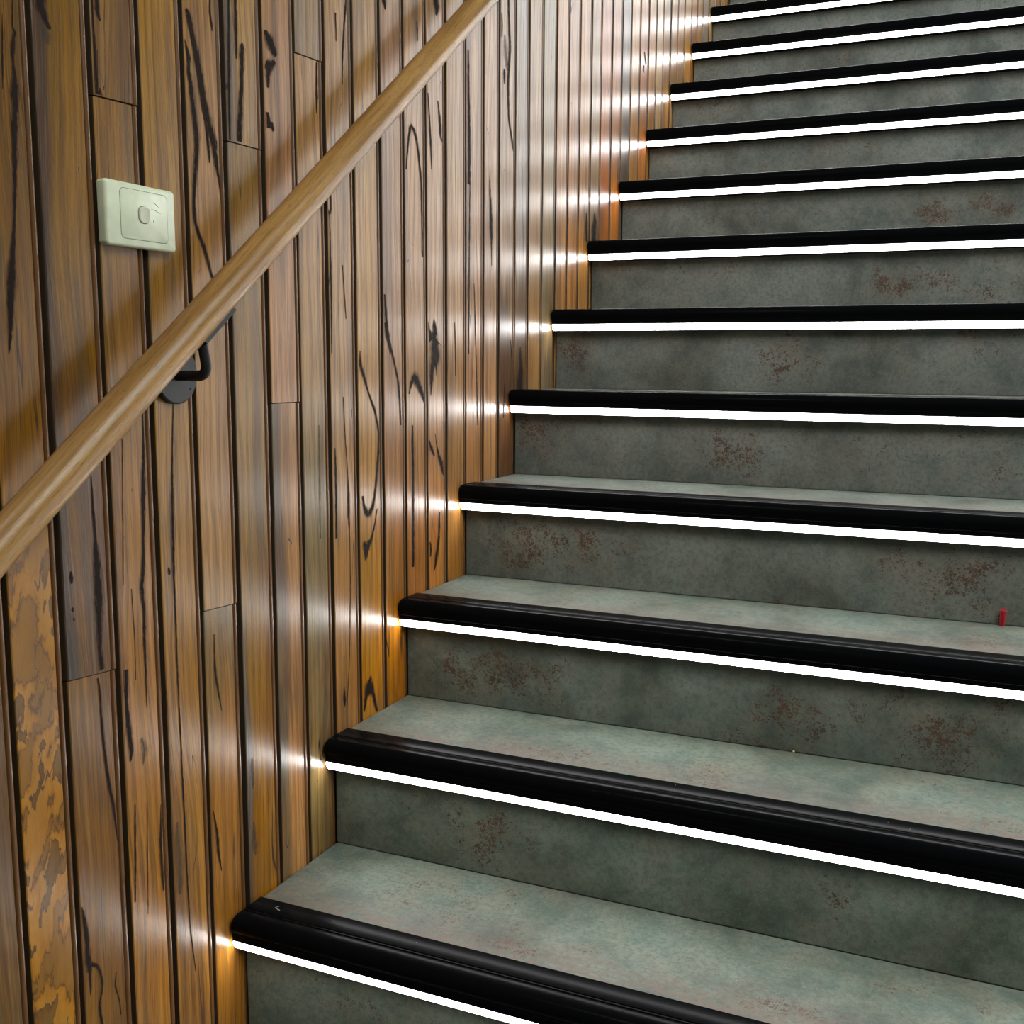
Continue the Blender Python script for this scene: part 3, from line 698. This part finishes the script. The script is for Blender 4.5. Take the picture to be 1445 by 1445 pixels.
def ribbon(name, pts, mat, lift):
    # densify with a smooth curve
    my = sum(p[0] for p in pts)/len(pts); mz = sum(p[1] for p in pts)/len(pts)
    best = None
    for B in BOARDS:
        if B[1]-0.004 <= my <= B[3]+0.003 and B[4](my) <= mz <= B[5](my): best = B
    if best is None: return
    _, cL, a, b, zl, zh, dx, ob = best
    V = [Vector(p) for p in pts]; dense = []
    for s in range(len(V)-1):
        p0, p1, p2, p3 = V[max(s-1, 0)], V[s], V[s+1], V[min(s+2, len(V)-1)]
        m = max(2, min(8, int((p2-p1).length/0.008)))
        for j in range(m):
            t = j/m
            c = 0.5*((2*p1)+(p2-p0)*t+(2*p0-5*p1+4*p2-p3)*t*t+(3*p1-p0-3*p2+p3)*t**3)
            c.z = max(c.z, 0.0003); dense.append(c)
    dense.append(V[-1])
    vs, uv, fs = [], [], []
    lo, hi = cL+0.0012, a-0.0009
    for j, c in enumerate(dense):
        q0, q1 = dense[max(j-1, 0)], dense[min(j+1, len(dense)-1)]
        d = Vector((q1.x-q0.x, q1.y-q0.y)); d = d.normalized() if d.length > 1e-9 else Vector((0, 1))
        nn = Vector((d.y, -d.x))
        hw = c.z*0.5*2.15
        for s_ in (-1, 1):
            yy = min(max(c.x+nn.x*hw*s_, lo), hi); zz = c.y+nn.y*hw*s_
            zz = min(max(zz, zl(yy)+0.001), zh(yy)-0.001)
            vs.append((face_x(cL, a, yy)+dx+lift, yy, zz)); uv.append((0.0 if s_ < 0 else 1.0, j/10))
    # keep the middle of a wide ribbon on the crown of the board with a centre line
    V2, U2 = [], []
    for j in range(len(dense)):
        l, r = vs[2*j], vs[2*j+1]; ym = (l[1]+r[1])/2
        V2 += [l, (face_x(cL, a, ym)+dx+lift, ym, (l[2]+r[2])/2), r]
        U2 += [uv[2*j], (0.5, j/10), uv[2*j+1]]
    for j in range(len(dense)-1):
        for h in (0, 1): fs.append((3*j+h, 3*j+h+1, 3*j+h+4, 3*j+h+3))
    obj_from(name, V2, fs, mat, ob, 60, U2)
for v in STAINS: ribbon('weather_stain', v, M_STAIN, 0.00025)
for v in VEINS: ribbon('gum_vein', v, M_VEIN, 0.00040)

# floor at the foot of the flight
bm = bmesh.new(); bm_box(bm, (-0.10, -4.5, (K0-1)*R-0.06), (X1+2.6, K0*G-0.0, (K0-1)*R))
fl = obj_bm('floor', bm, tile_mat('floor_tile', 77, -9, -8, -9, -8, False), None, None); tag(fl, 'grey stone-look floor at the foot of the stairs', None, None, 'structure')

# ================================================================== handrail
RX, RZ, RS, RR = 0.0504, 0.8673, 0.74784, 0.0199
def rail_mat():
    m = bpy.data.materials.new('oiled_oak_rail'); m.use_nodes = True
    N = NT(m.node_tree); b = m.node_tree.nodes['Principled BSDF']
    tc = N.n('ShaderNodeTexCoord').outputs['Object']
    sep = N.n('ShaderNodeSeparateXYZ'); N.put(sep.inputs[0], tc)
    x, y, z = sep.outputs
    def nz(fl, fr, off, d=3, r=.6): return N.noise(N.comb(N.m('MULTIPLY', x, fl), N.m('MULTIPLY', y, fr), N.m('MULTIPLY', N.m('ADD', z, off), fr)), 1, d, r)
    base = N.mix(N.ss(nz(4, 60, 0), .3, .7), s2l((150, 108, 56)), s2l((184, 140, 82)))
    base = N.mix(N.ss(nz(14, 300, 1), .45, .75, 0, .5), base, s2l((112, 76, 38)))
    base = N.mix(N.ss(nz(70, 900, 2, 2), .58, .72, 0, .6), base, s2l((72, 46, 24)))
    N.put(b.inputs['Base Color'], base)
    N.put(b.inputs['Roughness'], N.m('ADD', .22, N.m('MULTIPLY', nz(70, 900, 2, 2), .15)))
    N.put(b.inputs['Normal'], N.bump(nz(70, 900, 2, 2), .3, .0005))
    return m
hr = empty('handrail', (RX, -0.10, RZ+RS*-0.10))
tag(hr, 'round oiled timber handrail on a black bracket rising along the board wall', 'handrail')
ya, yb = -1.25, 3.35
dirv = Vector((0, 1, RS)).normalized()
L = (yb-ya)*math.sqrt(1+RS*RS)
bm = bmesh.new()
bm_tube(bm, [(0, 0, 0), (0.004, 0, 0), (L-0.004, 0, 0), (L, 0, 0)], [RR-0.004, RR, RR, RR-0.004], 48)
rail = obj_bm('rail', bm, rail_mat(), hr, 40)
rot = Matrix(((0, 1, 0), (dirv.y, 0, -dirv.z), (dirv.z, 0, dirv.y))).transposed()
rm = Matrix.Identity(4)
ax = dirv; ay = Vector((-1, 0, 0)); az = ax.cross(ay)
for c, vv in enumerate((ax, ay, az)):
    for r_ in range(3): rm[r_][c] = vv[r_]
rm.translation = Vector((RX, ya, RZ+RS*ya)) - hr.location
rail.matrix_local = rm
M_BRK = simple_mat('black_powder_coat', (0.011, 0.0115, 0.013, 1), 0.48, 0, 0.5, (900, 0.15, 0.0003))
HL = Vector(hr.location)
def loc(p): return Vector(p)-HL
byc, bzc = -0.0985, 0.7245
# arm: out of the wall plate, elbow, up into the saddle
el = Vector((0.0525, byc, 0.7225))
top = Vector((RX, byc-0.006, RZ+RS*(byc-0.006)-RR*1.249-0.002))
pts = [Vector((0.006, byc, 0.7225))]
pts += [Vector((0.0525-0.016, byc, 0.7225))]
for t in (0.15, 0.3, 0.45, 0.6, 0.75, 0.9):
    p0 = Vector((0.0525-0.016, byc, 0.7225)); p2 = el + (top-el).normalized()*0.016
    pts.append(p0*(1-t)**2 + el*2*t*(1-t) + p2*t*t)
pts += [el + (top-el).normalized()*0.016, top]
bm = bmesh.new(); bm_tube(bm, [loc(p) for p in pts], 0.0062, 20)
brk = obj_bm('bracket', bm, M_BRK, hr, 40); brk['label'] = 'black metal bracket'
bm = bmesh.new()
bm_tube(bm, [loc((-0.0006, byc, bzc)), loc((0.0062, byc, bzc)), loc((0.0078, byc, bzc))], [0.0355, 0.0355, 0.0340], 56)
obj_bm('wall_plate', bm, M_BRK, brk, 35)
bm = bmesh.new()
sc = loc((0.0070, byc+0.021, bzc-0.018)); bm_tube(bm, [sc, sc+Vector((0.0016, 0, 0))], [0.0016, 0.0010], 12)
obj_bm('screw', bm, M_BRK, brk, 35)
# curved saddle strip under the rail
bm = bmesh.new()
sl, r0, r1 = 0.034, RR+0.0002, RR+0.0042
cen = Vector((RX, byc+0.004, RZ+RS*(byc+0.004)))
dn = Vector((0, RS, -1)).normalized(); sd = Vector((1, 0, 0))
rows = []
for t in (-1, 1):
    row = []
    for r_ in (r0, r1):
        for a in (-28, -14, 0, 14, 28):
            th = math.radians(a)
            row.append(bm.verts.new(loc(cen + dirv*sl*t + (dn*math.cos(th)+sd*math.sin(th))*r_)))
    rows.append(row)
A, B = rows
for j in range(4):
    bm.faces.new((A[j], A[j+1], B[j+1], B[j])); bm.faces.new((A[5+j], B[5+j], B[6+j], A[6+j]))
    bm.faces.new((A[j], A[5+j], A[6+j], A[j+1])); bm.faces.new((B[j], B[j+1], B[6+j], B[5+j]))
bm.faces.new((A[0], B[0], B[5], A[5])); bm.faces.new((A[4], A[9], B[9], B[4]))
obj_bm('saddle', bm, M_BRK, brk, 35)

# ================================================================== light switch
M_SW = simple_mat('cream_plastic', s2l((224, 230, 202)), 0.30, 0, 0.5)
M_SW2 = simple_mat('cream_rocker', s2l((214, 216, 192)), 0.25, 0, 0.5)
M_LINE = simple_mat('switch_shadow_gap', s2l((104, 108, 90)), 0.7)
sw = empty('light_switch', (0.0, -0.1505, 0.898))
tag(sw, 'cream single rocker light switch plate mounted on timber boards above the handrail', 'light switch')
def rounded(w, h, r, n=6):
    pts = []
    for cx, cy, a0 in ((w/2-r, h/2-r, 0), (-w/2+r, h/2-r, 90), (-w/2+r, -h/2+r, 180), (w/2-r, -h/2+r, 270)):
        for j in range(n+1):
            t = math.radians(a0+90*j/n); pts.append((cx+math.cos(t)*r, cy+math.sin(t)*r))
    return pts
def plate(name, w, h, r, layers, mat, parent, cy=0, cz=0):
    """stack of rounded outlines: layers = (x, inset)"""
    bm = bmesh.new(); rings = []
    for x, ins in layers:
        rings.append([bm.verts.new((x, cy+p[0], cz+p[1])) for p in rounded(w-2*ins, h-2*ins, max(r-ins, 0.0008))])
    for a, b in zip(rings, rings[1:]):
        for j in range(len(a)):
            bm.faces.new((a[j], a[(j+1) % len(a)], b[(j+1) % len(b)], b[j]))
    bm.faces.new(rings[0]); bm.faces.new(rings[-1])
    return obj_bm(name, bm, mat, parent, 50)
SX = 0.0012
plate('switch_plate', 0.1080, 0.0690, 0.0045, [(-0.0004, 0.0006), (SX+0.007, 0.0), (SX+0.0085, 0.0004), (SX+0.0098, 0.0014), (SX+0.0104, 0.0030)], M_SW, sw)
plate('shadow_gap', 0.0735, 0.0540, 0.0060, [(SX+0.0100, 0), (SX+0.01055, 0.0)], M_LINE, sw, 0.0035, 0.001)
plate('insert_plate', 0.0725, 0.0530, 0.0056, [(SX+0.0100, 0), (SX+0.0107, 0.0), (SX+0.0110, 0.0005)], M_SW, sw, 0.0035, 0.001)
plate('rocker_gap', 0.0175, 0.0190, 0.0070, [(SX+0.0105, 0), (SX+0.01115, 0.0)], M_LINE, sw, 0.0020, 0.002)
bm = bmesh.new()
rg = []
for x0, tilt, ins in ((SX+0.0108, 0, 0), (SX+0.0120, 0.05, 0.0001), (SX+0.0126, 0.06, 0.0012)):
    rg.append([bm.verts.new((x0+max(0, p[1]+0.001)*tilt*3.0 + abs(p[1])*0.02, 0.0020+p[0], 0.002+p[1])) for p in rounded(0.0163-2*ins, 0.0178-2*ins, 0.0064-ins)])
for a, b in zip(rg, rg[1:]):
    for j in range(len(a)): bm.faces.new((a[j], a[(j+1) % len(a)], b[(j+1) % len(b)], b[j]))
mid = [v for v in rg[-1]]
cv = bm.verts.new((SX+0.0124, 0.0020, 0.0020))
for j in range(len(mid)): bm.faces.new((mid[j], mid[(j+1) % len(mid)], cv))
obj_bm('rocker', bm, M_SW2, sw, 25)
for (ay_, az_, by_, bz_) in ((0.0165, 0.0175, 0.0265, 0.0130), (0.0135, 0.0100, 0.0285, 0.0065), (0.0165, -0.0020, 0.0172, -0.0050)):
    bm = bmesh.new()
    p0, p1 = Vector((SX+0.0111, ay_, az_)), Vector((SX+0.0111, by_, bz_)); m_ = (p0+p1)/2+Vector((0, 0, 0.0008))
    bm_tube(bm, [p0, m_, p1], [0.0001, 0.00025, 0.0001], 6); so = obj_bm('scuff', bm, M_LINE, sw, None)

# ================================================================== red peg
M_RED = simple_mat('red_plastic', s2l((176, 18, 38)), 0.38, 0, 0.5)
pg = empty('plastic_peg', (0.9270, 3*G-0.0068, 2*R))
tag(pg, 'small red plastic wall plug standing on a tread against the riser at right', 'wall plug')
bm = bmesh.new()
bm_tube(bm, [(0, 0, 0), (0.0004, 0, 0.0008), (0.0008, 0, 0.018), (0.0010, 0, 0.0195)], [0.0036, 0.0042, 0.0040, 0.0034], 20)
obj_bm('shaft', bm, M_RED, pg, 40)
bm = bmesh.new()
bm_tube(bm, [(0.0010, 0, 0.0190), (0.0010, 0, 0.0205), (0.0012, 0, 0.0225), (0.0012, 0, 0.0245), (0.0012, 0, 0.0262), (0.0012, 0, 0.0270)], [0.0034, 0.0044, 0.0048, 0.0047, 0.0036, 0.0016], 20)
obj_bm('head', bm, M_RED, pg, 50)
for sx in (-1, 1):
    bm = bmesh.new(); bm_box(bm, (0.0005+sx*0.0018-0.0006, -0.0047, 0.004), (0.0005+sx*0.0018+0.0006, -0.0034, 0.017), 0.0003, 1)
    obj_bm('rib', bm, M_RED, pg, None)

# ================================================================== crumbs
M_CR = simple_mat('pale_crumb', s2l((210, 190, 150)), 0.8)
bm = bmesh.new()
bmesh.ops.create_icosphere(bm, subdivisions=2, radius=0.0021)
for v in bm.verts: v.co *= 1+RND.uniform(-.2, .2)
for v in bm.verts: v.co.z *= 0.75
cb = obj_bm('crumb', bm, M_CR, None, 60); cb.location = (0.6549, 0.4520, R+0.0014)
tag(cb, 'single pale beige crumb against the foot of a stair riser, right of centre', 'crumb')
bm = bmesh.new()
rr = random.Random(3)
for j in range(70):
    k = rr.randint(0, 4); nose = rr.random() < 0.4
    x = rr.uniform(0.05, 1.1); yy = k*G + (rr.uniform(0.004, 0.032) if nose else rr.uniform(0.04, 0.21)); zz = k*R + (0.0036 if nose else 0.0004)
    s = rr.uniform(0.00035, 0.0007)
    c = [bm.verts.new((x+s*a, yy+s*b, zz+s*h)) for a, b, h in ((-1, -.6, 0), (1, -.8, 0), (.2, 1, 0), (0, 0, .9))]
    for f in ((0, 1, 3), (1, 2, 3), (2, 0, 3), (2, 1, 0)): bm.faces.new([c[q] for q in f])
du = obj_bm('dust', bm, simple_mat('pale_dust', (0.55, 0.54, 0.5, 1), 0.8), None, None)
tag(du, 'scatter of tiny pale dust specks over the lower treads and nosings', 'dust', None, 'stuff')
